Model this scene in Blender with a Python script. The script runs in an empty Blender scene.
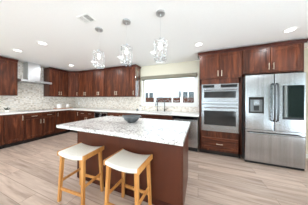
import bpy, bmesh, math, random
from mathutils import Vector, Matrix
random.seed(7)
S = bpy.context.scene
COL = S.collection
PI = math.pi

# ------------------------------------------------------------------ camera, world, light, exposure
cam_data = bpy.data.cameras.new('camera')
cam = bpy.data.objects.new('camera', cam_data)
COL.objects.link(cam)
cam_data.sensor_width = 36.0
cam_data.lens = 115.16 / 308 * 36.0
cam_data.shift_y = -(102.5 - 99.713) / 308
cam_data.clip_start = 0.02
cam.location = (0, 0, 1.281)
yaw, roll = 0.3684, 0.0049
cam.rotation_euler = (Matrix.Rotation(yaw, 3, 'Z') @ Matrix.Rotation(PI/2, 3, 'X') @ Matrix.Rotation(roll, 3, 'Z')).to_euler()
S.camera = cam

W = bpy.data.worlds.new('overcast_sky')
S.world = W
W.use_nodes = True
wt_ = W.node_tree
bgn = wt_.nodes['Background']
SKY, LOW_GLOW = 3.2, 10.0            # overcast sky above the horizon, brighter glow added below it to light the ceiling
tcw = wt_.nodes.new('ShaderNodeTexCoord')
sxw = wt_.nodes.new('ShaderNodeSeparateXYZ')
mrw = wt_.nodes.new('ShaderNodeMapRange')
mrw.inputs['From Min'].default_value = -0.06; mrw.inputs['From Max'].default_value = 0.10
mrw.inputs['To Min'].default_value = LOW_GLOW; mrw.inputs['To Max'].default_value = SKY
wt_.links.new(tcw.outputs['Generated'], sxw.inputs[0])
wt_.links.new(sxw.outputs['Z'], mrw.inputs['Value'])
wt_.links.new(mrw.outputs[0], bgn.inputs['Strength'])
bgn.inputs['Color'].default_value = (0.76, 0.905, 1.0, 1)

S.view_settings.view_transform = 'Standard'
S.view_settings.look = 'None'
S.view_settings.gamma = 1.0
S.view_settings.use_curve_mapping = False
S.view_settings.exposure = 0.2
CAN_POWER = 6.0
S.cycles.max_bounces = 14
S.cycles.diffuse_bounces = 8
S.cycles.glossy_bounces = 6
S.cycles.transparent_max_bounces = 24
S.cycles.sample_clamp_indirect = 8.0

# ------------------------------------------------------------------ materials
def srgb(r, g, b):
    f = lambda c: (c/255/12.92) if c/255 <= 0.04045 else ((c/255+0.055)/1.055)**2.4
    return (f(r), f(g), f(b), 1)

class NT:
    def __init__(s, name):
        s.m = bpy.data.materials.new(name)
        s.m.use_nodes = True
        s.t = s.m.node_tree
        s.b = s.t.nodes['Principled BSDF']
    def n(s, kind, **kw):
        nd = s.t.nodes.new(kind)
        for k, v in kw.items():
            if k in nd.inputs.keys(): nd.inputs[k].default_value = v
            else: setattr(nd, k, v)
        return nd
    def l(s, a, b): s.t.links.new(a, b)
    def coords(s, scale=(1, 1, 1), kind='Object', rot=(0, 0, 0)):
        tc = s.n('ShaderNodeTexCoord')
        mp = s.n('ShaderNodeMapping')
        mp.inputs['Scale'].default_value = scale
        mp.inputs['Rotation'].default_value = rot
        s.l(tc.outputs[kind], mp.inputs['Vector'])
        return mp.outputs['Vector']
    def ramp(s, fac, stops):
        r = s.n('ShaderNodeValToRGB')
        e = r.color_ramp.elements
        while len(e) > len(stops): e.remove(e[-1])
        while len(e) < len(stops): e.new(0.5)
        for el, (p, c) in zip(e, stops):
            el.position = p; el.color = c
        s.l(fac, r.inputs['Fac'])
        return r.outputs['Color']
    def bump(s, fac, strength=0.1, dist=0.01):
        b = s.n('ShaderNodeBump', Strength=strength, Distance=dist)
        s.l(fac, b.inputs['Height']); s.l(b.outputs['Normal'], s.b.inputs['Normal'])

def plain(name, col, rough=0.5, metal=0.0, noise=0.0, scale=40, spec=None):
    t = NT(name)
    t.b.inputs['Base Color'].default_value = col
    t.b.inputs['Roughness'].default_value = rough
    t.b.inputs['Metallic'].default_value = metal
    if spec is not None: t.b.inputs['Specular IOR Level'].default_value = spec
    if noise:
        nz = t.n('ShaderNodeTexNoise', Scale=scale)
        t.l(t.coords(), nz.inputs['Vector'])
        d = tuple(c*(1-noise) for c in col[:3]) + (1,)
        u = tuple(min(1, c*(1+noise)) for c in col[:3]) + (1,)
        t.l(t.ramp(nz.outputs['Fac'], [(0.3, d), (0.7, u)]), t.b.inputs['Base Color'])
    return t.m

def wood(name, dark, mid, light, scale, rough=0.36, coat=0.05):
    t = NT(name)
    v = t.coords(scale)
    oi = t.n('ShaderNodeObjectInfo')
    add = t.n('ShaderNodeVectorMath', operation='ADD')
    mul = t.n('ShaderNodeVectorMath', operation='SCALE')
    comb = t.n('ShaderNodeCombineXYZ')
    for k in range(3): t.l(oi.outputs['Random'], comb.inputs[k])
    t.l(comb.outputs[0], mul.inputs[0]); mul.inputs['Scale'].default_value = 13.0
    t.l(v, add.inputs[0]); t.l(mul.outputs[0], add.inputs[1])
    n1 = t.n('ShaderNodeTexNoise', Scale=1.0, Detail=5.0, Roughness=0.6, Distortion=0.6)
    t.l(add.outputs[0], n1.inputs['Vector'])
    c = t.ramp(n1.outputs['Fac'], [(0.25, dark), (0.5, mid), (0.78, light)])
    hs = t.n('ShaderNodeHueSaturation')
    mr = t.n('ShaderNodeMapRange')
    mr.inputs['To Min'].default_value = 0.88; mr.inputs['To Max'].default_value = 1.12
    t.l(oi.outputs['Random'], mr.inputs['Value']); t.l(mr.outputs[0], hs.inputs['Value'])
    t.l(c, hs.inputs['Color']); t.l(hs.outputs['Color'], t.b.inputs['Base Color'])
    t.b.inputs['Roughness'].default_value = rough
    t.b.inputs['Coat Weight'].default_value = coat
    t.b.inputs['Specular IOR Level'].default_value = 0.25
    t.b.inputs['Coat Roughness'].default_value = 0.18
    return t.m

CH = (srgb(44, 21, 12), srgb(82, 41, 25), srgb(134, 74, 46))
M = {}
M['cherry_v'] = wood('cherry_wood', *CH, (14, 14, 1.6))
M['cherry_h'] = wood('cherry_wood_horizontal', *CH, (1.6, 14, 14))
M['cherry_dark'] = wood('cherry_wood_dark', srgb(52, 22, 15), srgb(70, 31, 22), srgb(88, 42, 30), (4, 4, 4))  # darker cherry for crowns and the island base trim
M['cherry_gloss'] = wood('glossy_cherry_wood', *CH, (14, 14, 1.6), 0.3, 1.0)
M['cherry_gloss'].node_tree.nodes['Principled BSDF'].inputs['Coat Roughness'].default_value = 0.05
M['cherry_gloss'].node_tree.nodes['Principled BSDF'].inputs['Coat IOR'].default_value = 2.6
M['cherry_plain'] = wood('smooth_cherry_veneer', srgb(76, 38, 25), srgb(84, 43, 28), srgb(94, 49, 32), (5, 5, .8), 0.34, 0.1)
M['oak'] = wood('honey_oak', srgb(176, 112, 54), srgb(203, 142, 78), srgb(224, 170, 104), (18, 18, 2.2), 0.4, 0.1)
M['tray'] = wood('tray_wood', srgb(150, 105, 75), srgb(185, 140, 105), srgb(205, 165, 130), (3, 20, 20), 0.5, 0)
M['fence'] = wood('fence_wood', srgb(58, 32, 22), srgb(76, 44, 30), srgb(94, 58, 40), (9, 9, 1), 0.8, 0)
M['nickel'] = plain('brushed_nickel', srgb(214, 204, 186), 0.28, 1.0)
M['chrome'] = plain('chrome', srgb(205, 207, 210), 0.12, 1.0)
M['gunmetal'] = plain('gunmetal', srgb(92, 94, 97), 0.25, 1.0)
M['canopy'] = plain('satin_nickel', srgb(205, 206, 207), 0.3, 1.0)
M['chrome_dark'] = plain('dark_chrome', srgb(120, 122, 125), 0.2, 1.0)
M['black'] = plain('black_plastic', srgb(16, 16, 18), 0.35)
M['glass_black'] = plain('black_glass', srgb(12, 13, 14), 0.05, 0.0, spec=0.5)
M['oven_glass'] = plain('oven_glass', srgb(34, 34, 36), 0.06, 0.0, spec=0.5)
M['view_glass'] = plain('mirrored_dark_glass', srgb(28, 40, 38), 0.04)
M['view_glass'].node_tree.nodes['Principled BSDF'].inputs['IOR'].default_value = 3.2
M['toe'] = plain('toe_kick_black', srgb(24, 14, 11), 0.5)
M['white_paint'] = plain('white_paint', srgb(244, 244, 241), 0.4)
M['ceiling'] = plain('ceiling_paint', srgb(250, 250, 249), 0.85, 0, 0.01, 60)
M['wall_cream'] = plain('cream_wall_paint', srgb(216, 209, 190), 0.75, 0, 0.012, 50)
M['wall_white'] = plain('off_white_wall_paint', srgb(236, 233, 226), 0.75, 0, 0.012, 50)
M['cord'] = plain('clear_grey_cord', srgb(206, 206, 206), 0.5)
M['ceramic'] = plain('white_ceramic', srgb(246, 244, 240), 0.22)
M['bowl'] = plain('grey_glazed_stoneware', srgb(92, 96, 99), 0.35, 0, 0.15, 30)
M['taupe'] = plain('taupe_shade_fabric', srgb(128, 122, 106), 0.8)
M['stucco'] = plain('white_stucco', srgb(214, 216, 217), 0.9, 0, 0.02, 12)
M['win_grey'] = plain('grey_window_glass', srgb(88, 94, 96), 0.5, spec=.2)
M['leaf'] = plain('leaf_green', srgb(112, 156, 122), 0.6, 0, 0.35, 8)
M['bark'] = plain('bark', srgb(84, 66, 50), 0.9, 0, 0.2, 12)
M['lawn'] = plain('patio_concrete', srgb(190, 186, 178), 0.9, 0, 0.05, 4)
M['leather'] = plain('dark_green_leaf', srgb(48, 62, 42), 0.5, 0, 0.3, 60)
M['vent_grey'] = plain('vent_slot_grey', srgb(150, 150, 150), 0.7)

def steel(name, col, axis, rough=0.26):
    t = NT(name)
    sc = [26, 26, 26]; sc[axis] = 0.6
    nz = t.n('ShaderNodeTexNoise', Scale=1.0, Detail=3.0)
    t.l(t.coords(tuple(sc)), nz.inputs['Vector'])
    a = tuple(c*0.8 for c in col[:3]) + (1,)  # dark streaks in the colour imitate reflections, along with brushed grain
    t.l(t.ramp(nz.outputs['Fac'], [(0.3, a), (0.7, col)]), t.b.inputs['Base Color'])
    t.b.inputs['Metallic'].default_value = 1.0
    t.b.inputs['Roughness'].default_value = rough
    t.b.inputs['Anisotropic'].default_value = 0.75
    t.b.inputs['Anisotropic Rotation'].default_value = 0.0
    return t.m
M['steel'] = steel('stainless_steel', srgb(160, 161, 163), 0)
M['steel_v'] = steel('stainless_steel_vertical', srgb(178, 179, 181), 2, 0.22)

M['hood_steel'] = plain('satin_hood_steel', srgb(206, 207, 208), 0.32, 1.0)
def marble():
    t = NT('white_marble')
    v = t.coords((1, 1, 1))
    nz = t.n('ShaderNodeTexNoise', Scale=3.0, Detail=6.0, Roughness=0.65)
    t.l(v, nz.inputs['Vector'])
    mx = t.n('ShaderNodeMix', data_type='VECTOR'); mx.inputs['Factor'].default_value = 0.16
    t.l(v, mx.inputs[4]); t.l(nz.outputs['Color'], mx.inputs[5])
    vo = t.n('ShaderNodeTexVoronoi', feature='DISTANCE_TO_EDGE', Scale=13.0)
    t.l(mx.outputs[1], vo.inputs['Vector'])
    vein = t.ramp(vo.outputs['Distance'], [(0.0, (.9, .9, .9, 1)), (0.05, (0.4, 0.4, 0.4, 1)), (0.16, (0, 0, 0, 1))])
    n2 = t.n('ShaderNodeTexNoise', Scale=5.0, Detail=4.0)
    t.l(v, n2.inputs['Vector'])
    mask = t.ramp(n2.outputs['Fac'], [(0.42, (0, 0, 0, 1)), (0.62, (1, 1, 1, 1))])
    mu = t.n('ShaderNodeMix', data_type='RGBA', blend_type='MULTIPLY'); mu.inputs['Factor'].default_value = 1.0
    t.l(vein, mu.inputs[6]); t.l(mask, mu.inputs[7])
    n3 = t.n('ShaderNodeTexNoise', Scale=55.0, Detail=4.0)
    t.l(v, n3.inputs['Vector'])
    base = t.ramp(n3.outputs['Fac'], [(0.34, srgb(158, 155, 152)), (0.45, srgb(226, 223, 220)), (0.66, srgb(244, 243, 240))])
    f = t.n('ShaderNodeMix', data_type='RGBA')
    t.l(mu.outputs[2], f.inputs[0]); t.l(base, f.inputs[6]); f.inputs[7].default_value = srgb(142, 138, 136)
    t.l(f.outputs[2], t.b.inputs['Base Color'])
    t.b.inputs['Roughness'].default_value = 0.16
    return t.m
M['marble'] = marble()
M['quartz'] = plain('white_quartz', srgb(240, 238, 234), 0.2, 0, 0.05, 45)

def mosaic(name, sx, sy, sz):
    t = NT(name)
    v = t.coords((sx, sy, sz))
    vo = t.n('ShaderNodeTexVoronoi', Scale=1.0, Randomness=0.35)
    t.l(v, vo.inputs['Vector'])
    sep = t.n('ShaderNodeSeparateColor'); t.l(vo.outputs['Color'], sep.inputs[0])
    c = t.ramp(sep.outputs[0], [(0.0, srgb(194, 180, 162)), (0.3, srgb(230, 220, 207)), (0.6, srgb(244, 236, 226)), (0.85, srgb(214, 206, 196)), (1.0, srgb(248, 245, 240))])
    ed = t.n('ShaderNodeTexVoronoi', feature='DISTANCE_TO_EDGE', Scale=1.0, Randomness=0.35)
    t.l(v, ed.inputs['Vector'])
    g = t.ramp(ed.outputs['Distance'], [(0.02, (1, 1, 1, 1)), (0.06, (0, 0, 0, 1))])
    f = t.n('ShaderNodeMix', data_type='RGBA')
    t.l(g, f.inputs[0]); t.l(c, f.inputs[6]); f.inputs[7].default_value = srgb(222, 218, 212)
    t.l(f.outputs[2], t.b.inputs['Base Color'])
    t.b.inputs['Roughness'].default_value = 0.25
    return t.m
M['mosaic_back'] = mosaic('marble_mosaic_tile', 24, 0.001, 34)
M['mosaic_left'] = mosaic('marble_mosaic_tile_left', 0.001, 24, 34)

def planks():
    t = NT('oak_plank_floor')
    v = t.coords((1, 1, 1))
    br = t.n('ShaderNodeTexBrick', offset=0.37, offset_frequency=2)
    br.inputs['Scale'].default_value = 1.0
    br.inputs['Brick Width'].default_value = 1.5
    br.inputs['Row Height'].default_value = 0.18
    br.inputs['Mortar Size'].default_value = 0.0022
    br.inputs['Mortar Smooth'].default_value = 0.3
    br.inputs['Color1'].default_value = (0, 0, 0, 1); br.inputs['Color2'].default_value = (1, 1, 1, 1)
    br.inputs['Mortar'].default_value = (0.5, 0.5, 0.5, 1)
    t.l(v, br.inputs['Vector'])
    gr = t.n('ShaderNodeTexNoise', Scale=1.0, Detail=6.0, Roughness=0.62, Distortion=0.5)
    # offset grain per plank
    tc = t.coords((1.3, 16, 1))
    ad = t.n('ShaderNodeVectorMath', operation='ADD'); sc = t.n('ShaderNodeVectorMath', operation='SCALE')
    sc.inputs['Scale'].default_value = 9.0
    t.l(br.outputs['Color'], sc.inputs[0]); t.l(tc, ad.inputs[0]); t.l(sc.outputs[0], ad.inputs[1])
    t.l(ad.outputs[0], gr.inputs['Vector'])
    c1 = t.ramp(gr.outputs['Fac'], [(0.28, srgb(154, 131, 116)), (0.5, srgb(190, 168, 153)), (0.74, srgb(214, 195, 181))])
    hs = t.n('ShaderNodeHueSaturation')
    sp = t.n('ShaderNodeSeparateColor'); t.l(br.outputs['Color'], sp.inputs[0])
    mr = t.n('ShaderNodeMapRange'); mr.inputs['To Min'].default_value = 0.86; mr.inputs['To Max'].default_value = 1.10
    t.l(sp.outputs[0], mr.inputs['Value']); t.l(mr.outputs[0], hs.inputs['Value']); t.l(c1, hs.inputs['Color'])
    f = t.n('ShaderNodeMix', data_type='RGBA')
    t.l(br.outputs['Fac'], f.inputs[0]); t.l(hs.outputs['Color'], f.inputs[6]); f.inputs[7].default_value = srgb(120, 98, 84)
    t.l(f.outputs[2], t.b.inputs['Base Color'])
    t.b.inputs['Roughness'].default_value = 0.42
    return t.m
M['floor'] = planks()

def weave():
    t = NT('cream_woven_fabric')
    v = t.coords((1, 1, 1))
    w1 = t.n('ShaderNodeTexWave', Scale=45.0, bands_direction='X'); t.l(v, w1.inputs['Vector'])
    w2 = t.n('ShaderNodeTexWave', Scale=45.0, bands_direction='Y'); t.l(v, w2.inputs['Vector'])
    a = t.n('ShaderNodeMath', operation='MULTIPLY'); t.l(w1.outputs['Fac'], a.inputs[0]); t.l(w2.outputs['Fac'], a.inputs[1])
    t.l(t.ramp(a.outputs[0], [(0, srgb(228, 222, 210)), (0.6, srgb(248, 245, 238))]), t.b.inputs['Base Color'])
    t.b.inputs['Roughness'].default_value = 0.9
    t.bump(a.outputs[0], 0.25, 0.004)
    return t.m
M['weave'] = weave()

def pane_mat(name='window_glass', tint=(1, 1, 1, 1)):
    t = NT(name)
    nt = t.t
    out = [n for n in nt.nodes if n.type == 'OUTPUT_MATERIAL'][0]
    nt.nodes.remove(t.b)
    tr = t.n('ShaderNodeBsdfTransparent'); tr.inputs['Color'].default_value = tint
    gl = t.n('ShaderNodeBsdfGlossy'); gl.inputs['Roughness'].default_value = 0.02
    fr = t.n('ShaderNodeFresnel'); fr.inputs['IOR'].default_value = 1.18
    mx = t.n('ShaderNodeMixShader')
    t.l(fr.outputs[0], mx.inputs[0]); t.l(tr.outputs[0], mx.inputs[1]); t.l(gl.outputs[0], mx.inputs[2])
    t.l(mx.outputs[0], out.inputs['Surface'])
    return t.m
M['pane'] = pane_mat()

def emit(name, col, s):
    t = NT(name)
    t.b.inputs['Base Color'].default_value = col
    t.b.inputs['Emission Color'].default_value = col
    t.b.inputs['Emission Strength'].default_value = s
    return t.m
M['lens'] = emit('lit_lens', (1, 0.98, 0.95, 1), 4.0)
M['bulb'] = emit('lit_bulb', (1, 0.96, 0.9, 1), 3.0)
def crystal():
    t = NT('clear_crystal')
    t.b.inputs['Base Color'].default_value = (0.97, 0.98, 0.99, 1)
    t.b.inputs['Roughness'].default_value = 0.03
    t.b.inputs['Transmission Weight'].default_value = 0.9
    t.b.inputs['IOR'].default_value = 1.5
    return t.m
M['crystal'] = crystal()

# ------------------------------------------------------------------ mesh helpers
class MB:
    def __init__(s): s.bm = bmesh.new()
    def box(s, x0, x1, y0, y1, z0, z1, bev=0.0, seg=1):
        r = bmesh.ops.create_cube(s.bm, size=1.0)
        vs = r['verts']
        for v in vs:
            v.co = Vector((x0 + (v.co.x+.5)*(x1-x0), y0 + (v.co.y+.5)*(y1-y0), z0 + (v.co.z+.5)*(z1-z0)))
        if bev:
            es = list({e for v in vs for e in v.link_edges})
            bmesh.ops.bevel(s.bm, geom=es, offset=bev, segments=seg, affect='EDGES', profile=0.5)
        return s
    def prism(s, pts, axis, a0, a1):
        """closed 2-D outline extruded along an axis; outline gives the two other coordinates in xyz order"""
        def P(p, a):
            if axis == 'x': return (a, p[0], p[1])
            if axis == 'y': return (p[0], a, p[1])
            return (p[0], p[1], a)
        A = [s.bm.verts.new(P(p, a0)) for p in pts]
        B = [s.bm.verts.new(P(p, a1)) for p in pts]
        n = len(pts)
        s.bm.faces.new(A); s.bm.faces.new(list(reversed(B)))
        for i in range(n):
            s.bm.faces.new((A[i], B[i], B[(i+1) % n], A[(i+1) % n]))
        return s
    def bar(s, a, b, w, h=None, w2=None):
        """square bar from a to b, width w, h thick, tapering to w2"""
        h = h or w; k = (w2 or w)/w
        a, b = Vector(a), Vector(b)
        d = (b-a).normalized()
        up = Vector((0, 0, 1)) if abs(d.z) < 0.9 else Vector((0, 1, 0))
        r = d.cross(up).normalized(); u = r.cross(d).normalized()
        q = []
        for c, f in ((a, 1), (b, k)):
            q.append([s.bm.verts.new(c + r*sx*w*f/2 + u*sz*h*f/2) for sx, sz in ((-1, -1), (1, -1), (1, 1), (-1, 1))])
        s.bm.faces.new(q[0]); s.bm.faces.new(list(reversed(q[1])))
        for i in range(4):
            s.bm.faces.new((q[0][i], q[1][i], q[1][(i+1) % 4], q[0][(i+1) % 4]))
        return s
    def lathe(s, prof, n=24, c=(0, 0, 0)):
        rings = []
        for r, z in prof:
            if r < 1e-5: rings.append([s.bm.verts.new((c[0], c[1], c[2]+z))])
            else: rings.append([s.bm.verts.new((c[0]+r*math.cos(2*PI*i/n), c[1]+r*math.sin(2*PI*i/n), c[2]+z)) for i in range(n)])
        for A, B in zip(rings, rings[1:]):
            for i in range(n):
                j = (i+1) % n
                if len(A) == 1 and len(B) == 1: continue
                if len(A) == 1: s.bm.faces.new((A[0], B[j], B[i]))
                elif len(B) == 1: s.bm.faces.new((A[i], A[j], B[0]))
                else: s.bm.faces.new((A[i], A[j], B[j], B[i]))
        return s
    def tube(s, pts, r, n=10):
        pts = [Vector(p) for p in pts]
        rings = []
        ref = None
        for i, p in enumerate(pts):
            d = (pts[min(i+1, len(pts)-1)] - pts[max(i-1, 0)]).normalized()
            if ref is None: ref = d.orthogonal().normalized()
            ref = (ref - d*ref.dot(d)).normalized()
            u = d.cross(ref)
            rr = r[i] if isinstance(r, (list, tuple)) else r
            rings.append([s.bm.verts.new(p + (ref*math.cos(2*PI*k/n) + u*math.sin(2*PI*k/n))*rr) for k in range(n)])
        for A, B in zip(rings, rings[1:]):
            for k in range(n): s.bm.faces.new((A[k], A[(k+1) % n], B[(k+1) % n], B[k]))
        s.bm.faces.new(list(reversed(rings[0]))); s.bm.faces.new(rings[-1])
        return s
    def ball(s, c, r, sub=1, sc=(1, 1, 1)):
        rr = bmesh.ops.create_icosphere(s.bm, subdivisions=sub, radius=r)
        for v in rr['verts']: v.co = Vector((v.co.x*sc[0], v.co.y*sc[1], v.co.z*sc[2])) + Vector(c)
        return s
    def build(s, name, mat, parent=None, smooth=False):
        bmesh.ops.recalc_face_normals(s.bm, faces=s.bm.faces[:])
        me = bpy.data.meshes.new(name)
        s.bm.to_mesh(me); s.bm.free()
        me.materials.append(mat)
        if smooth:
            for p in me.polygons: p.use_smooth = True
            me.set_sharp_from_angle(angle=math.radians(40))
        o = bpy.data.objects.new(name, me)
        COL.objects.link(o)
        if parent is not None: o.parent = parent
        return o

def thing(name, label, cat, loc=(0, 0, 0), rz=0.0, group=None):
    o = bpy.data.objects.new(name, None)
    o.empty_display_size = 0.1
    COL.objects.link(o)
    o.location = loc; o.rotation_euler = (0, 0, rz)
    o['label'] = label; o['category'] = cat
    if group: o['group'] = group
    return o
def tag(o, label, cat, group=None, loc=None):
    o['label'] = label; o['category'] = cat
    if group: o['group'] = group
    if loc: o.location = loc
    return o
def struct(o, label, cat='room'):
    o['kind'] = 'structure'; o['label'] = label; o['category'] = cat
    return o
def copy_tree(o, parent=None):
    c = o.copy(); COL.objects.link(c)
    if parent is not None: c.parent = parent
    for ch in list(o.children): copy_tree(ch, c)
    return c

# ------------------------------------------------------------------ the room
XL, YB, ZC = -5.25, 3.602, 2.44          # left wall, back wall, ceiling
XR, YR = 3.6, -3.6                        # right wall, rear wall behind the camera
T = 0.14
struct(MB().box(XL-T, XR+T, YR-T, YB+T, -0.1, 0).build('floor', M['floor']), 'light oak plank floor of the kitchen', 'floor')
struct(MB().box(XL-T, XR+T, YR-T, YB+T, ZC, ZC+0.1).build('ceiling', M['ceiling']), 'flat white painted ceiling with recessed lights', 'ceiling')
struct(MB().box(XL-T, XL, YR-T, YB+T, 0, ZC).build('wall_left', M['wall_cream']), 'cream wall behind the range hood', 'wall')
# back wall with the window opening
WX0, WX1, WZ0, WZ1 = -1.80, -0.075, 1.16, 2.03
b = MB()
b.box(XL, WX0, YB, YB+T, 0, ZC); b.box(WX1, XR, YB, YB+T, 0, ZC)
b.box(WX0, WX1, YB, YB+T, 0, WZ0); b.box(WX0, WX1, YB, YB+T, WZ1, ZC)
struct(b.build('wall_back', M['wall_cream']), 'cream wall around the window over the sink', 'wall')
# right wall with a patio door opening, rear wall with a wide and an added narrow opening
DY0, DY1, DZ = -2.6, 1.6, 2.15
b = MB()
b.box(XR, XR+T, YR-T, DY0, 0, ZC); b.box(XR, XR+T, DY1, YB+T, 0, ZC); b.box(XR, XR+T, DY0, DY1, DZ, ZC)
struct(b.build('wall_right', M['wall_white']), 'off white wall beside the patio door', 'wall')
b = MB()
RW = (-4.5, 0.05); NW = (2.3, 2.95)  # narrow opening added to throw bright streaks onto the refrigerator doors
b.box(XL, RW[0], YR-T, YR, 0, ZC); b.box(RW[1], NW[0], YR-T, YR, 0, ZC); b.box(NW[1], XR, YR-T, YR, 0, ZC)
for a0, a1 in (RW, NW):
    b.box(a0, a1, YR-T, YR, 0, 0.12); b.box(a0, a1, YR-T, YR, 2.3, ZC)
struct(b.build('wall_rear', M['wall_white']), 'off white wall with a wide and an added narrow window opposite the sink wall', 'wall')
struct(MB().box(1.86, XR, YB-0.014, YB, 0, 0.10, 0.004).build('baseboard_back', M['white_paint']), 'white baseboard along the back wall', 'baseboard')

def rear_window(name, label, x0, x1, lites):
    r = bpy.data.objects.new(name, None); COL.objects.link(r)
    struct(r, label, 'window')
    y = YR-0.07
    f = MB()
    f.box(x0, x1, y-.04, y+.04, .12, .18); f.box(x0, x1, y-.04, y+.04, 2.24, 2.30)
    for k in range(lites+1):
        x = x0+(x1-x0-.06)*k/lites
        f.box(x, x+.06, y-.04, y+.04, .18, 2.24)
    f.build('window_frame', M['white_paint'], r)
    MB().box(x0+.05, x1-.05, y-.003, y+.003, .17, 2.25).build('pane', M['pane'], r)
rear_window('window_2', 'wide white framed window in the rear wall', *RW, 3)
rear_window('added_window_3', 'narrow window of two tall lites added in the rear wall for refrigerator streaks', *NW, 2)
dr = bpy.data.objects.new('door_1', None); COL.objects.link(dr)
struct(dr, 'white framed sliding glass patio door', 'door')
f = MB(); x = XR+.07
f.box(x-.04, x+.04, DY0, DY1, 0, .05); f.box(x-.04, x+.04, DY0, DY1, DZ-.07, DZ)
for y in (DY0, DY0+1.38, DY0+2.76, DY1-.07): f.box(x-.04, x+.04, y, y+.07, .05, DZ-.07)
f.build('door_frame', M['white_paint'], dr)
MB().box(x-.003, x+.003, DY0+.06, DY1-.06, .04, DZ-.06).build('pane', M['pane'], dr)

# the window over the sink
wn = bpy.data.objects.new('window_1', None); COL.objects.link(wn)
struct(wn, 'wide white window over the sink with a taupe shade rolled up', 'window')
y0, y1 = YB+.05, YB+.10
f = MB()
f.box(WX0, WX1, y0, y1, WZ0, WZ0+.035, .004); f.box(WX0, WX1, y0, y1, WZ1-.05, WZ1, .004)
f.box(WX0, WX0+.05, y0, y1, WZ0+.035, WZ1-.05); f.box(WX1-.05, WX1, y0, y1, WZ0+.035, WZ1-.05)
f.build('window_frame', M['white_paint'], wn)
MB().box(WX0+.045, WX1-.045, YB+.072, YB+.078, WZ0+.045, WZ1-.045).build('pane', M['pane'], wn)
f = MB()
f.box(WX0-.045, WX0, YB-.016, YB, WZ0-.09, WZ1+.03, .003); f.box(WX1, WX1+.06, YB-.016, YB, WZ0-.09, WZ1+.03, .003)
f.build('casing', M['white_paint'], wn)
MB().box(WX0-.045, WX1+.06, YB-.03, YB+.06, WZ0-.085, WZ0, .004).build('window_sill', M['white_paint'], wn)
ws = thing('window_shade', 'taupe roller shade rolled up along the top of the sink window', 'window shade', (0, 0, 0))
MB().box(WX0-.045, WX1+.045, YB-.085, YB-.018, 1.975, 2.07, .012, 2).build('headrail', M['taupe'], ws)
MB().box(WX0-.03, WX1+.03, YB-.07, YB-.035, 1.945, 1.975, .006).build('bottom_bar', M['taupe'], ws)

# backsplash tile
b = MB()
b.box(-5.24, WX0-.046, YB-.011, YB-.0005, .917, 1.374)
b.box(WX0-.046, WX1+.0605, YB-.011, YB-.0005, .917, WZ0-.087)
b.box(WX1+.0605, .015, YB-.011, YB-.0005, .917, 1.30)
struct(b.build('wall_backsplash', M['mosaic_back']), 'marble mosaic tile backsplash along the back wall', 'backsplash')
b = MB()
b.box(XL+.0005, XL+.011, .95, 1.70, .917, 1.374)
b.box(XL+.0005, XL+.011, 1.70, 2.452, .917, 2.43)
b.box(XL+.0005, XL+.011, 2.452, YB-.012, .917, 1.374)
struct(b.build('wall_backsplash_left', M['mosaic_left']), 'marble mosaic tile backsplash on the left wall up behind the hood', 'backsplash')

# ------------------------------------------------------------------ cabinets
def pull(parent, x, z, vert=True, L=0.13):
    b = MB()
    if vert:
        b.tube([(x, -.053, z-L/2), (x, -.053, z+L/2)], .0065, 8)
        for s in (-1, 1): b.tube([(x, -.018, z+s*L*.36), (x, -.053, z+s*L*.36)], .005, 8)
    else:
        b.tube([(x-L/2, -.053, z), (x+L/2, -.053, z)], .0065, 8)
        for s in (-1, 1): b.tube([(x+s*L*.36, -.018, z), (x+s*L*.36, -.053, z)], .005, 8)
    return b.build('handle', M['nickel'], parent, True)

def panel_front(name, parent, x0, x1, z0, z1, mat, fr=.062):
    """shaker front: frame of stiles and rails around a recessed panel; front face at y=-0.02"""
    b = MB()
    if z1-z0 < .2: fr = min(fr, .04)
    b.box(x0, x0+fr, -.021, -.0008, z0, z1, .002); b.box(x1-fr, x1, -.021, -.0008, z0, z1, .002)
    b.box(x0+fr, x1-fr, -.021, -.0008, z0, z0+fr, .002); b.box(x0+fr, x1-fr, -.021, -.0008, z1-fr, z1, .002)
    i = fr+.010
    # bead around the panel
    for (a0, a1, c0, c1) in ((x0+fr, x0+i, z0+fr, z1-fr), (x1-i, x1-fr, z0+fr, z1-fr), (x0+i, x1-i, z0+fr, z0+i), (x0+i, x1-i, z1-i, z1-fr)):
        b.box(a0, a1, -.016, -.0008, c0, c1)
    b.box(x0+i, x1-i, -.011, -.0008, z0+i, z1-i)
    return b.build(name, mat, parent)

def crown(parent, x0, x1, ztop, left_ret=False, right_ret=False, depth=.3):
    prof = [(0.0, ztop-.062), (-.008, ztop-.062), (-.012, ztop-.045), (-.032, ztop-.018), (-.04, ztop-.014), (-.04, ztop), (0.0, ztop)]
    b = MB().prism(prof, 'x', x0-(.04 if left_ret else 0), x1+(.04 if right_ret else 0))
    for on, xx, s in ((left_ret, x0, -1), (right_ret, x1, 1)):
        if on:
            b.prism([(xx+s*(-p[0]), p[1]) for p in prof], 'y', 0.0, depth)
    return b.build('crown', M['cherry_dark'], parent)

def upper_cab(label, loc, rz, w, z0=1.378, z1=2.40, depth=.33, doors=2, hinge='l', lret=False, rret=False, group='wall cabinets'):
    t = thing('wall_cabinet', label, 'cabinet', loc, rz, group)
    MB().box(0, w, 0, depth-.003, z0, z1-.0, .0015).build('cabinet_body', M['cherry_v'], t)
    m = .018
    dz0, dz1 = z0+.015, z1-.07
    if doors == 2:
        c = w/2
        d = panel_front('door', t, m, c-.003, dz0, dz1, M['cherry_v']); pull(d, c-.035, dz0+.11)
        d = panel_front('door', t, c+.003, w-m, dz0, dz1, M['cherry_v']); pull(d, c+.035, dz0+.11)
    else:
        d = panel_front('door', t, m, w-m, dz0, dz1, M['cherry_v'], .062 if w > .3 else .05)
        pull(d, (w-m-.032) if hinge == 'l' else (m+.032), dz0+.11)
    crown(t, 0, w, z1+.012, lret, rret, depth-.005)
    return t

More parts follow.
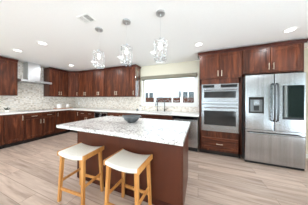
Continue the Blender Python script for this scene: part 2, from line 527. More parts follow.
R90 = PI/2
FXU = -4.92            # left run: front of the wall cabinets
upper_cab('cherry wall cabinet left of the range hood', (FXU, 1.18, 0), R90, .52, doors=1, hinge='r', rret=False)
upper_cab('cherry two door wall cabinet right of the range hood', (FXU, 2.452, 0), R90, .655, doors=2)
FYU = 3.272
upper_cab('cherry two door wall cabinet next to the diagonal corner one', (-4.535, FYU, 0), 0, .762, doors=2)
upper_cab('cherry two door wall cabinet, second from the diagonal corner one', (-3.770, FYU, 0), 0, .600, doors=2)
upper_cab('widest cherry wall cabinet on the back wall, with two doors', (-3.167, FYU-.01, 0), 0, 1.04, depth=.34, doors=2)
upper_cab('narrow cherry wall cabinet at the end next to the window', (-2.125, FYU-.01, 0), 0, .218, depth=.34, doors=1, hinge='l', rret=True)
_end = [o for o in COL.objects if o.get('label', '').startswith('narrow cherry wall')][0]
MB().box(.2185, .2245, 0, .336, 1.378, 2.34, .001).build('end_panel', M['cherry_gloss'], _end)
# diagonal corner cabinet
t = thing('corner_wall_cabinet', 'cherry wall cabinet set diagonally across the corner', 'cabinet', (FXU, 3.109, 0), 0, 'wall cabinets')
P0, P1 = Vector((0, 0)), Vector((-4.537-FXU, FYU-3.109))
out = [(0, 0), (P1.x, P1.y), (P1.x, YB-.003-3.109), (XL+.003-FXU, YB-.003-3.109), (XL+.003-FXU, 0)]
MB().prism(out, 'z', 1.378, 2.40).build('cabinet_body', M['cherry_v'], t)
dl = (P1-P0).length; da = math.atan2(P1.y, P1.x)
d = panel_front('door', t, .012, dl-.012, 1.393, 2.33, M['cherry_v']); d.rotation_euler = (0, 0, da)
pull(d, dl-.05, 1.50)
c = crown(t, 0, dl, 2.412); c.rotation_euler = (0, 0, da)

def base_cab(label, loc, rz, w, layout, depth=.60, group='base cabinets', zt=.872):
    """layout: list of columns (x0, x1, [(kind, z0, z1, hinge)])"""
    t = thing('base_cabinet', label, 'cabinet', loc, rz, group)
    MB().box(0, w, 0, depth-.004, .105, zt, .0015).build('cabinet_body', M['cherry_v'], t)
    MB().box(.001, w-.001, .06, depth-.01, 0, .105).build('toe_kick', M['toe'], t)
    for (x0, x1, kind, z0, z1, h) in layout:
        if kind == 'door':
            d = panel_front('door', t, x0, x1, z0, z1, M['cherry_v'])
            pull(d, x1-.034 if h == 'l' else x0+.034, z1-.10)
        else:
            d = panel_front('drawer', t, x0, x1, z0, z1, M['cherry_h'])
            pull(d, (x0+x1)/2, (z0+z1)/2, False)
    return t
FXB = -4.64
DT, DB = .848, .125     # top and bottom of the fronts
base_cab('cherry base cabinet at the cut off end of the left run', (FXB, .90, 0), R90, .452, [(.018, .434, 'door', DB, DT, 'r')])
base_cab('cherry base cabinet with a single tall door, left of the cooktop', (FXB, 1.354, 0), R90, .386, [(.018, .368, 'door', DB, DT, 'l')])
base_cab('cherry base cabinet with two drawers over two doors, under the cooktop', (FXB, 1.742, 0), R90, .764,
         [(.016, .378, 'drawer', .70, DT, 0), (.386, .748, 'drawer', .70, DT, 0), (.016, .378, 'door', DB, .69, 'l'), (.386, .748, 'door', DB, .69, 'r')])
FYB = 2.992
t = thing('corner_base_cabinet', 'cherry corner base cabinet where the two counter runs meet', 'cabinet', (FXB, 2.508, 0), 0, 'base cabinets')
# L-shaped body, folding doors on both inner faces
out = [(0, 0), (0, FYB-2.508), (-4.10-FXB, FYB-2.508), (-4.10-FXB, YB-.004-2.508), (XL+.004-FXB, YB-.004-2.508), (XL+.004-FXB, 0)]
MB().prism(out, 'z', .105, .872).build('cabinet_body', M['cherry_v'], t)
o2 = [(-.06, 0.001), (-.06, FYB-2.508+.06), (-4.10-FXB-.001, FYB-2.508+.06), (-4.10-FXB-.001, YB-.01-2.508), (XL+.01-FXB, YB-.01-2.508), (XL+.01-FXB, 0.001)]
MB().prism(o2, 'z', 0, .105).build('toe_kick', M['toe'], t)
d = panel_front('door', t, .016, FYB-2.508-.024, DB, DT, M['cherry_v']); d.rotation_euler = (0, 0, R90)
pull(d, .05, DT-.10)
d = panel_front('door', t, .024, -4.10-FXB-.016, DB, DT, M['cherry_v']); d.location = (0, FYB-2.508, 0)
pull(d, -4.10-FXB-.05, DT-.10)
base_cab('cherry drawer base cabinet between the corner and the drinks cooler', (-4.097, FYB, 0), 0, .742,
         [(.016, .367, 'drawer', .70, DT, 0), (.375, .726, 'drawer', .70, DT, 0), (.016, .367, 'door', DB, .69, 'l'), (.375, .726, 'door', DB, .69, 'r')])
base_cab('cherry drawer base cabinet right of the drinks cooler', (-2.772, FYB, 0), 0, .72,
         [(.016, .356, 'drawer', .70, DT, 0), (.364, .704, 'drawer', .70, DT, 0), (.016, .356, 'door', DB, .69, 'l'), (.364, .704, 'door', DB, .69, 'r')])
base_cab('narrow cherry base cabinet just left of the sink', (-2.049, FYB, 0), 0, .46,
         [(.016, .444, 'drawer', .70, DT, 0), (.016, .444, 'door', DB, .69, 'l')])
sinkcab = thing('base_cabinet', 'cherry sink base cabinet left of the dishwasher', 'cabinet', (-1.586, FYB, 0), 0, 'base cabinets')
b = MB()
b.box(0, .958, .018, .596, .105, .60); b.box(0, .958, 0, .018, .105, .872); b.box(0, .018, .018, .596, .60, .872); b.box(.94, .958, .018, .596, .60, .872)
b.build('cabinet_body', M['cherry_v'], sinkcab)
MB().box(.001, .957, .06, .59, 0, .105).build('toe_kick', M['toe'], sinkcab)
panel_front('false_front', sinkcab, .016, .942, .70, DT, M['cherry_h'])
d = panel_front('door', sinkcab, .016, .475, DB, .69, M['cherry_v']); pull(d, .44, .59)
d = panel_front('door', sinkcab, .483, .942, DB, .69, M['cherry_v']); pull(d, .518, .59)

# drinks cooler
t = thing('beverage_cooler', 'steel framed under counter cooler with two dark glass doors', 'drinks cooler', (-3.352, FYB, 0))
MB().box(0, .577, .001, .58, .0, .868).build('cabinet_body', M['black'], t)
for x0, x1 in ((.006, .286), (.291, .571)):
    b = MB(); z0, z1 = .10, .860
    b.box(x0, x0+.035, -.03, 0, z0, z1, .003); b.box(x1-.035, x1, -.03, 0, z0, z1, .003)
    b.box(x0+.035, x1-.035, -.03, 0, z0, z0+.04); b.box(x0+.035, x1-.035, -.03, 0, z1-.04, z1)
    d = b.build('door', M['steel'], t)
    MB().box(x0+.035, x1-.035, -.02, -.004, z0+.04, z1-.04).build('glass', M['glass_black'], d)
    hx = x1-.018 if x0 < .1 else x0+.018
    b = MB().tube([(hx, -.06, .35), (hx, -.06, .75)], .008, 8)
    for z in (.38, .72): b.tube([(hx, -.03, z), (hx, -.06, z)], .006, 8)
    b.build('handle', M['steel'], d, True)

# dishwasher
t = thing('dishwasher', 'stainless steel dishwasher between the sink cabinet and the tall oven cabinet', 'dishwasher', (-.622, FYB, 0))
MB().box(0, .612, .003, .57, .09, .868).build('tub', M['black'], t)
MB().box(.003, .609, -.028, 0, .115, .79, .006, 2).build('door', M['steel_v'], t)
MB().box(.003, .609, -.026, 0, .795, .866, .004).build('control_panel', M['glass_black'], t)
b = MB().box(.05, .562, -.075, -.055, .745, .772, .006, 2)
for x in (.07, .53): b.box(x, x+.02, -.056, -.026, .75, .767)
b.build('handle', M['steel'], t)
MB().box(.004, .608, .05, .5, 0, .09).build('toe_kick', M['black'], t)

# ------------------------------------------------------------------ worktop along both walls
CZ0, CZ1 = .874, .914
wt = thing('countertop', 'white stone worktop running along the left and back walls', 'countertop', (0, 0, 0))
SX0, SX1, SY0, SY1 = -1.47, -.68, 3.09, 3.46      # sink cut-out
b = MB()
fx, fy = FXB+.03, FYB-.035
b.box(XL+.012, fx, .90, YB-.012, CZ0, CZ1)
b.box(fx, SX0, fy, YB-.012, CZ0, CZ1)
b.box(SX1, .016, fy, YB-.012, CZ0, CZ1)
b.box(SX0, SX1, fy, SY0, CZ0, CZ1); b.box(SX0, SX1, SY1, YB-.012, CZ0, CZ1)
b.build('slab', M['quartz'], wt)
# sink
t = thing('sink', 'stainless undermount sink below the window', 'sink', (0, 0, 0))
b = MB(); z0, z1, q = .68, .873, .004
b.box(SX0-.01, SX1+.01, SY0-.01, SY1+.01, z0, z0+q)
b.box(SX0-.01, SX0-.01+q, SY0-.01, SY1+.01, z0, z1); b.box(SX1+.01-q, SX1+.01, SY0-.01, SY1+.01, z0, z1)
b.box(SX0-.01, SX1+.01, SY0-.01, SY0-.01+q, z0, z1); b.box(SX0-.01, SX1+.01, SY1+.01-q, SY1+.01, z0, z1)
b.build('basin', M['gunmetal'], t)
MB().lathe([(0, .0), (.045, 0), (.045, .006), (.03, .006), (.025, .002), (0, .002)], 20, (-1.07, 3.28, z0+q)).build('drain', M['chrome'], t, True)

# faucets
def arc_faucet(label, x, y, h, reach, r, base_r, lever, dx, dy):
    t = thing('faucet', label, 'faucet', (x, y, CZ1), 0, 'faucets behind the sink')
    MB().lathe([(0, 0), (base_r, 0), (base_r, .012), (base_r*.75, .02), (base_r*.7, .07), (r, .08), (0, .08)], 16).build('base', M['gunmetal'], t, True)
    R = reach/2
    pts = [(0, 0, .05), (0, 0, h-R)]
    pts += [(dx*R*(1-math.cos(a)), dy*R*(1-math.cos(a)), h-R+R*math.sin(a)) for a in [PI*k/12 for k in range(1, 13)]]
    e = pts[-1]; pts.append((e[0], e[1], e[2]-.05))
    MB().tube(pts, r, 10).build('spout', M['gunmetal'], t, True)
    MB().tube([(e[0], e[1], e[2]-.05), (e[0], e[1], e[2]-.12)], r*1.45, 10).build('spray_head', M['gunmetal'], t, True)
    if lever:
        MB().tube([(base_r*.6, 0, .055), (.07, 0, .075), (.09, 0, .10)], .006, 8).build('lever', M['gunmetal'], t, True)
    return t
arc_faucet('tall gooseneck kitchen faucet with a side lever behind the sink', -1.0, 3.525, .435, .24, .013, .028, True, -.85, -.53)
arc_faucet('slim filtered water tap left of the kitchen faucet', -1.235, 3.53, .33, .10, .008, .018, False, -.3, -.95)

# ------------------------------------------------------------------ range hood and cooktop
t = thing('range_hood', 'stainless steel chimney range hood over the cooktop', 'range hood', (XL+.012, 2.077, 0), R90)
# local: x along the wall, -y into the room
MB().box(-.15, .15, -.30, 0, 1.885, 2.438, .003).build('chimney', M['hood_steel'], t)
prof = [(0, 1.80), (-.50, 1.80), (-.50, 1.855), (-.31, 1.885), (0, 1.885)]
MB().prism(prof, 'x', -.372, .372).build('canopy', M['hood_steel'], t)
MB().box(-.33, -.01, -.46, -.05, 1.793, 1.80).build('filter', M['chrome_dark'], t)
MB().box(.01, .33, -.46, -.05, 1.793, 1.80).build('filter', M['chrome_dark'], t)
b = MB()
for k in range(5): b.box(-.07+k*.03, -.055+k*.03, -.503, -.499, 1.815, 1.83)
b.build('button_strip', M['black'], t)
t = thing('cooktop', 'flat glass cooktop set in the worktop below the range hood', 'cooktop', (XL+.012, 2.12, CZ1), R90)
MB().box(-.37, .37, -.55, -.06, .0005, .008, .003).build('glass_top', plain('grey_cooktop_glass', srgb(150, 154, 160), 0.07, 0.0, spec=.9), t)
for (bx, by, r) in ((-.2, -.17, .09), (.2, -.17, .075), (-.2, -.42, .075), (.2, -.42, .1)):
    MB().lathe([(r-.004, .0081), (r, .0081), (r, .0088), (r-.004, .0088), (r-.004, .0081)], 28, (bx, by, 0)).build('burner_ring', M['chrome_dark'], t)

# ------------------------------------------------------------------ tall oven cabinet
YT = 2.998
tall = thing('oven_cabinet', 'tall cherry cabinet holding the microwave and wall oven', 'cabinet', (.02, YT, 0))
w = .853; OX0, OX1 = .048, .792; OZ0, OZ1 = .560, 1.648
b = MB(); dp = .598
b.box(0, .018, 0, dp, .105, 2.40); b.box(w-.018, w, 0, dp, .105, 2.40)
b.box(.018, OX0-.002, 0, .03, .105, 1.79); b.box(OX1+.002, w-.018, 0, .03, .105, 1.79)
b.box(.018, w-.018, 0, dp, OZ1+.004, 2.40); b.box(.018, w-.018, 0, dp, .105, OZ0-.004); b.box(.018, w-.018, dp-.02, dp, OZ0-.004, OZ1+.004)
b.build('cabinet_body', M['cherry_v'], tall)
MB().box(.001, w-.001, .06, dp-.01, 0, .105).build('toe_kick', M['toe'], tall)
d = panel_front('door', tall, .016, w/2-.004, 1.775, 2.335, M['cherry_v']); pull(d, w/2-.036, 1.885)
d = panel_front('door', tall, w/2+.004, w-.016, 1.775, 2.335, M['cherry_v']); pull(d, w/2+.036, 1.885)
d = panel_front('drawer', tall, .06, .79, .150, .412, M['cherry_h'], .055); pull(d, w/2, .28, False)
crown(tall, 0, w, 2.412, True, False, .29)

def bar_handle(parent, x0, x1, y, z, r=.011):
    b = MB().tube([(x0, y, z), (x1, y, z)], r, 10)
    for x in (x0+.03, x1-.03): b.tube([(x, y, z), (x, -.02, z)], .008, 8)
    return b.build('handle', M['steel'], parent, True)
ow = OX1-OX0
mw = thing('microwave', 'built in stainless microwave above the wall oven', 'microwave', (.02+OX0, YT, 0))
MB().box(.02, ow-.02, .0, .45, 1.205, OZ1-.01).build('cavity', M['black'], mw)
MB().box(0, ow, -.022, -.0008, 1.195, OZ1, .003).build('front_frame', M['steel'], mw)
b = MB(); b.box(.03, .27, -.026, -.0225, 1.565, 1.630); b.box(.40, ow-.03, -.026, -.0225, 1.565, 1.630)
b.build('control_display', M['glass_black'], mw)
d = MB().box(.012, ow-.012, -.040, -.0225, 1.245, 1.550, .004).build('door', M['steel'], mw)
MB().box(.055, ow-.055, -.042, -.0405, 1.330, 1.478).build('glass', M['oven_glass'], d)
bar_handle(d, .05, ow-.05, -.085, 1.512)
MB().lathe([(0, 0), (.012, 0), (.012, .003), (0, .003)], 16).build('badge', M['chrome_dark'], d).matrix_basis = Matrix.Translation((ow/2, -.0402, 1.285)) @ Matrix.Rotation(PI/2, 4, 'X')
ov = thing('wall_oven', 'stainless wall oven below the microwave in the tall cabinet', 'oven', (.02+OX0, YT, 0))
MB().box(.02, ow-.02, .0, .5, OZ0+.01, 1.19).build('cavity', M['black'], ov)
MB().box(0, ow, -.022, -.0008, OZ0, 1.190, .003).build('front_frame', M['steel'], ov)
d = MB().box(.008, ow-.008, -.042, -.0225, OZ0+.03, 1.168, .004).build('door', M['steel'], ov)
MB().box(.055, ow-.055, -.044, -.0425, .705, 1.035).build('glass', M['oven_glass'], d)
bar_handle(d, .05, ow-.05, -.088, 1.11)

# cabinet above the refrigerator with its full height end panel
t = thing('fridge_cabinet', 'cherry two door cabinet above the refrigerator', 'cabinet', (.876, YT, 0))
w = .925
MB().box(0, w, 0, .598, 1.835, 2.40, .0015).build('cabinet_body', M['cherry_v'], t)
d = panel_front('door', t, .014, w/2-.004, 1.86, 2.335, M['cherry_v']); pull(d, w/2-.036, 1.955)
d = panel_front('door', t, w/2+.004, w-.014, 1.86, 2.335, M['cherry_v']); pull(d, w/2+.036, 1.955)
MB().box(w+.001, w+.026, -.0, .598, 0, 2.40).build('end_panel', M['cherry_v'], t)
crown(t, 0, w+.026, 2.412, False, True, .598)

# ------------------------------------------------------------------ refrigerator
fr = thing('refrigerator', 'stainless steel french door refrigerator with a freezer drawer', 'refrigerator', (.897, 2.888, 0))
w = .900
M['fr_body'] = plain('grey_fridge_casing', srgb(92, 94, 97), 0.5)
MB().box(.004, w-.004, .075, .69, .035, 1.775, .004).build('casing', M['fr_body'], fr)
def bulged(x0, x1, z0, z1):
    """door slab with softly rounded vertical edges"""
    n = 8; r = .022; pts = []
    for k in range(n+1):
        a = PI/2*k/n; pts.append((x0+r-r*math.sin(PI/2-a), .022-.022*math.sin(a)))
    for k in range(n+1):
        a = PI/2*k/n; pts.append((x1-r+r*math.sin(a), .022-.022*math.cos(a)))
    pts += [(x1, .07), (x0, .07)]
    return MB().prism(pts, 'z', z0, z1)
FC = .463
dl_ = bulged(.0, FC-.002, .700, 1.785).build('door', M['steel_v'], fr, True)
dr_ = bulged(FC+.002, w, .700, 1.785).build('door', M['steel_v'], fr, True)
dz_ = bulged(.0, w, .055, .690).build('freezer_drawer', M['steel_v'], fr, True)
def fridge_handle(parent, x):
    pts = [(x, -.002, 1.60), (x, -.045, 1.585)] + [(x, -.055-.012*math.sin(PI*k/10), 1.57-.66*k/10) for k in range(11)] + [(x, -.045, .895), (x, -.002, .88)]
    MB().tube(pts, .014, 10).build('handle', M['gunmetal'], parent, True)
fridge_handle(dl_, FC-.025); fridge_handle(dr_, FC+.025)
b = MB().tube([(.05, -.055, .632), (w-.05, -.055, .632)], .013, 10)
for x in (.08, w-.08): b.tube([(x, .002, .632), (x, -.055, .632)], .01, 8)
b.build('handle', M['steel'], dz_, True)
# dispenser
b = MB()
X0, X1, Z0, Z1 = .062, .302, 1.02, 1.345
b.box(X0, X0+.022, -.008, -.0006, Z0, Z1); b.box(X1-.022, X1, -.008, -.0006, Z0, Z1); b.box(X0+.022, X1-.022, -.008, -.0006, Z1-.05, Z1); b.box(X0+.022, X1-.022, -.008, -.0006, Z0, Z0+.03)
dp_ = b.build('water_dispenser', M['glass_black'], dl_)
MB().box(X0+.022, X1-.022, -.003, -.0007, Z0+.03, Z1-.05).build('recess', M['chrome_dark'], dp_)
MB().box(X0+.07, X1-.07, -.016, -.0031, Z1-.16, Z1-.06, .004).build('nozzle', M['steel'], dp_)
MB().box(X0+.08, X1-.08, -.010, -.0031, Z0+.06, Z0+.15).build('lever', M['black'], dp_)
# glass viewing panel on the right door
gp = MB().box(.578, .868, -.006, -.0006, .925, 1.56, .002).build('glass_panel', M['view_glass'], dr_)
MB().box(.578, .868, -.0075, -.0061, .925, .965).build('glass_border', M['black'], gp)
for x in (.02, w-.10): MB().box(x, x+.08, .03, .11, 1.7855, 1.81, .004).build('hinge_cover', M['black'], fr)
MB().box(.01, w-.012, .02, .4, .010, .054).build('kick_grille', M['black'], fr)
for x in (.06, w-.06): MB().lathe([(0, 0), (.02, 0), (.02, .013), (0, .013)], 12, (x, .10, 0)).build('foot', M['black'], fr)

# ------------------------------------------------------------------ island
IX0, IX1, IY0, IY1 = -1.888, -.124, 1.030, 2.042
isl = thing('kitchen_island', 'cherry island base under the white marble top', 'island', (0, 0, 0))
bx0, bx1, by0, by1 = IX0+.03, IX1-.032, 1.318, IY1-.03
MB().box(bx0+.022, bx1-.022, by0+.02, by1, .0, CZ0-.001).build('cabinet_body', M['cherry_plain'], isl)
MB().box(bx0+.022, bx1-.022, by0, by0+.0195, .0, CZ0-.001).build('back_panel', M['cherry_plain'], isl)
for x in (bx0, bx1-.0215):
    MB().box(x, x+.0215, by0-.004, by1+.004, 0, CZ0-.001, .002).build('end_panel', M['cherry_plain'], isl)
MB().box(bx0+.022, bx1-.022, by0-.010, by0-.0005, 0, .075, .002).build('base_trim', M['cherry_dark'], isl)
t = thing('island_countertop', 'white veined marble slab on the island', 'countertop', (0, 0, 0))
MB().box(IX0, IX1, IY0, IY1, CZ0, CZ1+.001, .003).build('slab', M['marble'], t)

# bowl on the island
t = thing('bowl', 'wide grey bowl on the island top', 'bowl', (-1.015, 1.62, CZ1+.0015))
MB().lathe([(0, 0), (.062, 0), (.066, .004), (.085, .018), (.118, .052), (.138, .088), (.147, .100), (.150, .101), (.143, .103), (.132, .088), (.11, .055), (.08, .022), (.05, .010), (0, .008)], 40).build('vessel', M['bowl'], t, True)
for s in (-1, 1):
    MB().tube([(s*.143, -.03, .094), (s*.165, -.018, .100), (s*.170, 0, .101), (s*.165, .018, .100), (s*.143, .03, .094)], .0055, 8).build('lug', M['bowl'], t, True)

# ------------------------------------------------------------------ counter stools
def make_stool():
    t = thing('counter_stool', 'honey oak saddle stool with cream woven seat, the one farther from the refrigerator', 'stool', (-1.440, 1.085, 0), math.radians(3), 'counter stools')
    hw, hd, zt = .208, .160, .628
    # saddle seat pad, curved across its width
    n = 14; prof_y = [(-hd, -.042), (-hd-.004, -.02), (-hd+.004, -.004), (-hd+.02, 0), (hd-.02, 0), (hd-.004, -.004), (hd+.004, -.02), (hd, -.042)]
    b = MB(); rows = []
    for i in range(n+1):
        x = -(hw-.012) + 2*(hw-.012)*i/n
        zc = zt-.024 + .024*(x/(hw-.012))**2
        rows.append([b.bm.verts.new((x, y, zc+z)) for y, z in prof_y])
    m = len(prof_y)
    for A, B in zip(rows, rows[1:]):
        for k in range(m): b.bm.faces.new((A[k], A[(k+1) % m], B[(k+1) % m], B[k]))
    b.bm.faces.new(rows[0]); b.bm.faces.new(list(reversed(rows[-1])))
    b.build('seat', M['weave'], t, True)
    for s in (-1, 1):
        b = MB().box(s*hw-.0115, s*hw+.0115, -hd-.005, hd+.005, zt-.052, zt+.002, .004, 2)
        b.build('seat_rail', M['oak'], t)
    feet = {}
    for sx in (-1, 1):
        for sy in (-1, 1):
            top = Vector((sx*(hw-.035), sy*(hd-.03), zt-.046)); foot = Vector((sx*.196, sy*.150, 0))
            feet[sx, sy] = (top, foot)
            MB().bar(foot, top, .030, .030, .036).build('leg', M['oak'], t)
    def at(k, z):
        a, f = feet[k]; return f + (a-f)*(z/a.z)
    for s in (-1, 1):
        MB().bar(at((s, -1), .25), at((s, 1), .25), .018, .028).build('side_stretcher', M['oak'], t)
    for s in (-1, 1):
        MB().bar(at((-1, s), .162), at((1, s), .162), .018, .030).build('foot_rail', M['oak'], t)
    return t
st = make_stool()
s2 = copy_tree(st); s2.location = (-.728, 1.118, 0); s2.rotation_euler = (0, 0, math.radians(-1))
s2['label'] = 'honey oak saddle stool with cream woven seat, the one nearer the refrigerator'

# ------------------------------------------------------------------ ceiling fixtures
def can_light(x, y):
    t = thing('recessed_light', '', 'ceiling light', (x, y, ZC), 0, 'recessed ceiling lights')
    MB().lathe([(.062, -.001), (.085, -.001), (.083, -.006), (.064, -.004), (.062, -.001)], 32).build('trim_ring', M['white_paint'], t, True)
    MB().lathe([(0, -.0025), (.0615, -.0025), (.0615, -.001), (0, -.001)], 32).build('lens', M['lens'], t, True)
    ld = bpy.data.lights.new('recessed_lamp', 'AREA')
    ld.shape = 'DISK'; ld.size = .12; ld.energy = CAN_POWER; ld.color = (.93, .97, 1)
    lo = bpy.data.objects.new('recessed_lamp', ld); COL.objects.link(lo); lo.parent = t; lo.location = (0, 0, -.012)
    return t
cans = [(-4.03, 1.39, 'lit recessed ceiling light in front of the range hood, nearer the left edge'),
        (-3.02, 1.39, 'lit recessed ceiling light between the range hood and the ceiling vent'),
        (-4.06, 2.65, 'lit recessed ceiling light in front of the diagonal corner cabinet'),
        (-3.01, 2.63, 'lit recessed ceiling light behind the pendant farthest from the refrigerator'),
        (-2.0, 2.62, 'lit recessed ceiling light behind the middle pendant'),
        (-1.03, 2.63, 'lit recessed ceiling light in front of the sink window'),
        (0.0, 2.58, 'lit recessed ceiling light at the left end of the tall oven cabinet'),
        (1.40, 2.57, 'lit recessed ceiling light in front of the refrigerator')]
c0 = can_light(0, 0)
for i, (x, y, lab) in enumerate(cans):
    o = c0 if i == 0 else copy_tree(c0)
    o.location = (x, y, ZC); o['label'] = lab
for x, y in ((-3.4, -.6), (-1.4, -.6), (.6, -.6), (2.2, -.6), (2.5, 1.4), (-3.4, -2.4), (-1.0, -2.4), (1.6, -2.4)):
    o = copy_tree(c0); o.location = (x, y, ZC); o['label'] = 'lit recessed ceiling light behind the viewpoint'; o['group'] = 'recessed lights behind the viewpoint'

def pendant():
    t = thing('pendant_light', '', 'pendant lamp', (0, 0, ZC), 0, 'crystal pendants over the island')
    MB().lathe([(0, -.001), (.058, -.001), (.060, -.006), (.058, -.022), (.045, -.026), (.008, -.028), (.006, -.05), (0, -.05)], 28).build('canopy', M['canopy'], t, True)
    MB().tube([(0, 0, -.045), (0, 0, -.345)], .0013, 8).build('cord', M['cord'], t, True)
    zt, zb, R = -.40, -.615, .080
    MB().lathe([(0, -.34), (.016, -.34), (.018, -.40), (0, -.40)], 16).build('socket', M['chrome'], t, True)
    for z in (zt, zb):
        b = MB().lathe([(R-.003, z-.004), (R+.003, z-.004), (R+.003, z+.004), (R-.003, z+.004), (R-.003, z-.004)], 32)
        for k in range(8):                       # wire scrolls riding on the ring
            a = 2*PI*k/8; r = .024
            c = Vector((R*math.cos(a), R*math.sin(a), z)); tn = Vector((-math.sin(a), math.cos(a), 0))
            b.tube([c + tn*r*math.cos(q) + Vector((0, 0, r*math.sin(q))) for q in [2*PI*j/12 for j in range(13)]], .0019, 5)
        if z == zt:
            for k in range(3):
                a = 2*PI*k/3
                b.tube([(0, 0, -.36), (R*math.cos(a), R*math.sin(a), z)], .0025, 6)
        b.build('ring', M['chrome'], t, True)
    n = 10
    for k in range(n):
        a = 2*PI*(k+.5)/n; x, y = R*math.cos(a), R*math.sin(a)
        b = MB()
        b.tube([(x, y, zt), (x, y, zb)], .001, 5)
        for q in range(5): b.ball((x, y, zt-.035-q*.036), .010, 1, (1, 1, 1.25))
        b.build('crystal_strand', M['crystal'], t)
    for k in range(5):
        a = 2*PI*k/5
        MB().ball((.04*math.cos(a), .04*math.sin(a), zb+.004), .013, 1).build('crystal_drop', M['crystal'], t)
    MB().lathe([(0, -.40), (.013, -.405), (.022, -.45), (.018, -.485), (0, -.50)], 14).build('bulb', M['bulb'], t, True)
    return t
p0 = pendant()
for i, (x, y, lab) in enumerate([(-1.533, 1.44, 'crystal pendant over the island nearest the ceiling vent'),
                                 (-.995, 1.44, 'crystal pendant over the island, middle of the three'),
                                 (-.477, 1.46, 'crystal pendant over the island nearest the tall oven cabinet')]):
    o = p0 if i == 0 else copy_tree(p0)
    o.location = (x, y, ZC); o['label'] = lab

t = thing('ceiling_vent', 'small white louvered air vent in the ceiling', 'vent', (-1.505, 1.19, ZC))
b = MB(); hx, hy = .105, .075
b.box(-hx, hx, -hy, -hy+.014, -.008, -.001); b.box(-hx, hx, hy-.014, hy, -.008, -.001)
b.box(-hx, -hx+.014, -hy+.014, hy-.014, -.008, -.001); b.box(hx-.014, hx, -hy+.014, hy-.014, -.008, -.001); b.box(-.005, .005, -hy+.014, hy-.014, -.008, -.001)
b.build('vent_frame', M['white_paint'], t)
MB().box(-hx+.014, hx-.014, -hy+.014, hy-.014, -.002, -.001).build('backing', M['vent_grey'], t)
b = MB()
for k in range(5):
    x = -.083+k*.018
    b.bar((x, -hy+.014, -.005), (x, hy-.014, -.005), .011, .002)
b.build('louver', M['white_paint'], t)
b = MB()
for k in range(5):
    x = .014+k*.018
    b.bar((x, -hy+.014, -.005), (x, hy-.014, -.005), .004, .002)
b.build('louver', M['white_paint'], t)

# ------------------------------------------------------------------ small things on the worktop
t = thing('potted_plant', 'small dark green plant in a white pot left of the cooktop', 'plant', (-4.93, 1.50, CZ1))
MB().lathe([(0, 0), (.04, 0), (.052, .06), (.056, .065), (.05, .066), (.046, .055), (0, .05)], 20).build('pot', M['ceramic'], t, True)
b = MB(); rnd = random.Random(3)
for k in range(16):
    a = rnd.random()*2*PI; tilt = .25+rnd.random()*.9; L = .07+rnd.random()*.05
    d = Vector((math.cos(a)*math.sin(tilt), math.sin(a)*math.sin(tilt), math.cos(tilt)))
    s = d.cross(Vector((0, 0, 1))).normalized(); o = Vector((0, 0, .05))
    p = [o, o+d*L*.5+s*.014, o+d*L, o+d*L*.5-s*.014]
    nrm = s.cross(d)*.002
    A = [b.bm.verts.new(q+nrm) for q in p]; B = [b.bm.verts.new(q-nrm) for q in p]
    b.bm.faces.new(A); b.bm.faces.new(list(reversed(B)))
    for i in range(4): b.bm.faces.new((A[i], B[i], B[(i+1) % 4], A[(i+1) % 4]))
b.build('leaves', M['leather'], t)

t = thing('serving_tray', 'flat wooden tray on the worktop in the corner', 'tray', (-5.04, 3.0, CZ1), math.radians(80))
b = MB().box(-.30, .30, -.10, .10, .0005, .012, .003)
b.box(-.30, .30, -.10, -.09, .012, .022); b.box(-.30, .30, .09, .10, .012, .022); b.box(-.30, -.29, -.09, .09, .012, .022); b.box(.29, .30, -.09, .09, .012, .022)
b.build('tray_board', M['tray'], t)
t = thing('canister', 'large white lidded canister on the wooden tray', 'canister', (-5.06, 2.86, CZ1+.0125))
MB().lathe([(0, 0), (.07, 0), (.08, .01), (.082, .14), (.078, .148), (0, .148)], 24).build('jar', M['ceramic'], t, True)
MB().lathe([(0, .149), (.08, .149), (.08, .163), (.03, .172), (.014, .176), (.016, .192), (0, .195)], 24).build('lid', M['ceramic'], t, True)
t = thing('pitcher', 'white pitcher with a handle on the wooden tray', 'pitcher', (-5.03, 3.15, CZ1+.0125), math.radians(200))
MB().lathe([(0, 0), (.05, 0), (.07, .03), (.068, .08), (.05, .12), (.056, .16), (.051, .16), (.045, .12), (.06, .08), (.06, .03), (0, .01)], 24).build('jug', M['ceramic'], t, True)
MB().tube([(.058, 0, .04), (.10, 0, .06), (.105, 0, .11), (.052, 0, .145)], .008, 8).build('handle', M['ceramic'], t, True)

t = thing('soap_bottle', 'white soap bottle with a dark pump left of the sink', 'soap bottle', (-1.80, 3.42, CZ1))
MB().lathe([(0, 0), (.034, 0), (.036, .008), (.036, .11), (.02, .13), (.014, .135), (0, .135)], 20).build('bottle', M['ceramic'], t, True)
b = MB().lathe([(0, .135), (.016, .135), (.016, .152), (.006, .154), (.006, .18), (0, .18)], 14)
b.tube([(0, 0, .178), (-.045, -.01, .174)], .007, 8)
b.build('pump', M['chrome_dark'], t, True)
t = thing('jar', 'small dark grey jar beside the white soap bottle', 'jar', (-1.885, 3.36, CZ1))
MB().lathe([(0, 0), (.03, 0), (.034, .01), (.034, .05), (.028, .058), (.02, .06), (0, .06)], 18).build('pot', M['bowl'], t, True)
MB().lathe([(0, .0605), (.022, .0605), (.022, .066), (.006, .07), (.006, .08), (0, .082)], 16).build('lid', M['chrome_dark'], t, True)
t = thing('wall_outlet', 'white outlet cover on the tiled backsplash beside the corner', 'outlet', (-4.98, YB-.0115, 1.10))
MB().box(-.036, .036, -.006, -.0003, -.058, .058, .002).build('cover_plate', M['white_paint'], t)
b = MB()
for z in (-.022, .022): b.box(-.016, .016, -.0075, -.0061, z-.014, z+.014)
b.build('socket', M['ceramic'], t)

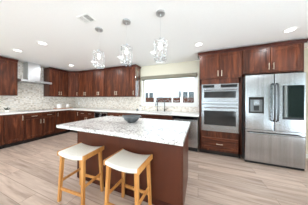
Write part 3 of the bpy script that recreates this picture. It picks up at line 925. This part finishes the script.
# ------------------------------------------------------------------ outside the sink window
struct(MB().box(-9, 9, YB+.2, 12, -.35, -.25).build('ground', M['lawn']), 'pale concrete side yard outside the window', 'ground')
nh = thing('neighbor_house', 'white stucco house outside the sink window', 'house', (0, 8.0, -.25))
MB().box(-9, 6, 0, .3, 0, 6.0).build('facade', M['stucco'], nh)
def hwin(x0, x1, z0, z1):
    b = MB(); b.box(x0-.06, x1+.06, -.05, -.001, z0-.06, z0); b.box(x0-.06, x1+.06, -.05, -.001, z1, z1+.06)
    for xx in (x0-.06, x1, (x0+x1)/2-.04): b.box(xx, xx+.06, -.05, -.001, z0, z1)
    f = b.build('window', M['white_paint'], nh)
    MB().box(x0, x1, -.02, -.001, z0, z1).build('pane', M['win_grey'], f)
hwin(-3.85, -3.12, 1.30, 2.06); hwin(-.98, -.28, 1.30, 2.08)
MB().box(-1.24, -1.14, -.10, -.001, 0, 2.1).build('downspout', M['chrome_dark'], nh)
fn = thing('fence', 'brown board fence with white posts outside the sink window', 'fence', (0, 6.4, -.17))
posts = [(-2.39, .055), (-1.365, .03), (-.86, .06)]
edges = [-4.8, -2.445, -2.335, -1.395, -1.335, -.92, -.80, 1.2]
for x0, x1 in zip(edges[::2], edges[1::2]):
    b = MB(); k = x0
    while k < x1-.01:
        b.box(k, min(k+.135, x1), 0, .025, .05, 1.575); k += .14
    b.box(x0, x1, .025, .06, .3, .38); b.box(x0, x1, .025, .06, 1.3, 1.38)
    b.build('board_panel', M['fence'], fn)
for x, hw in posts: MB().box(x-hw+.001, x+hw-.001, -.02, .08, 0, 1.61).build('post', M['white_paint'], fn)

# trees beyond the patio door
for i, (x, y, h, r) in enumerate([(5.5, -4.0, 2.9, 1.25), (7.6, -.9, 3.4, 1.25), (7.6, 2.4, 3.6, 1.3)]):
    t = thing('tree', 'leafy green tree outside the patio door', 'tree', (x, y, -.25), 0, 'trees beyond the patio door')
    MB().tube([(0, 0, 0), (.05, 0, h*.4), (0, .05, h*.75)], [.14, .1, .05], 8).build('trunk', M['bark'], t, True)
    b = MB(); rr = random.Random(i)
    for k in range(90):
        a = rr.random()*2*PI; u = rr.random()*2-1; q = r*(.5+.5*rr.random())
        s = math.sqrt(1-u*u)
        b.ball((q*s*math.cos(a), q*s*math.sin(a), h*.62+q*u*1.1), .13+.11*rr.random(), 1, (1, 1, .8))
    b.build('crown', M['leaf'], t)
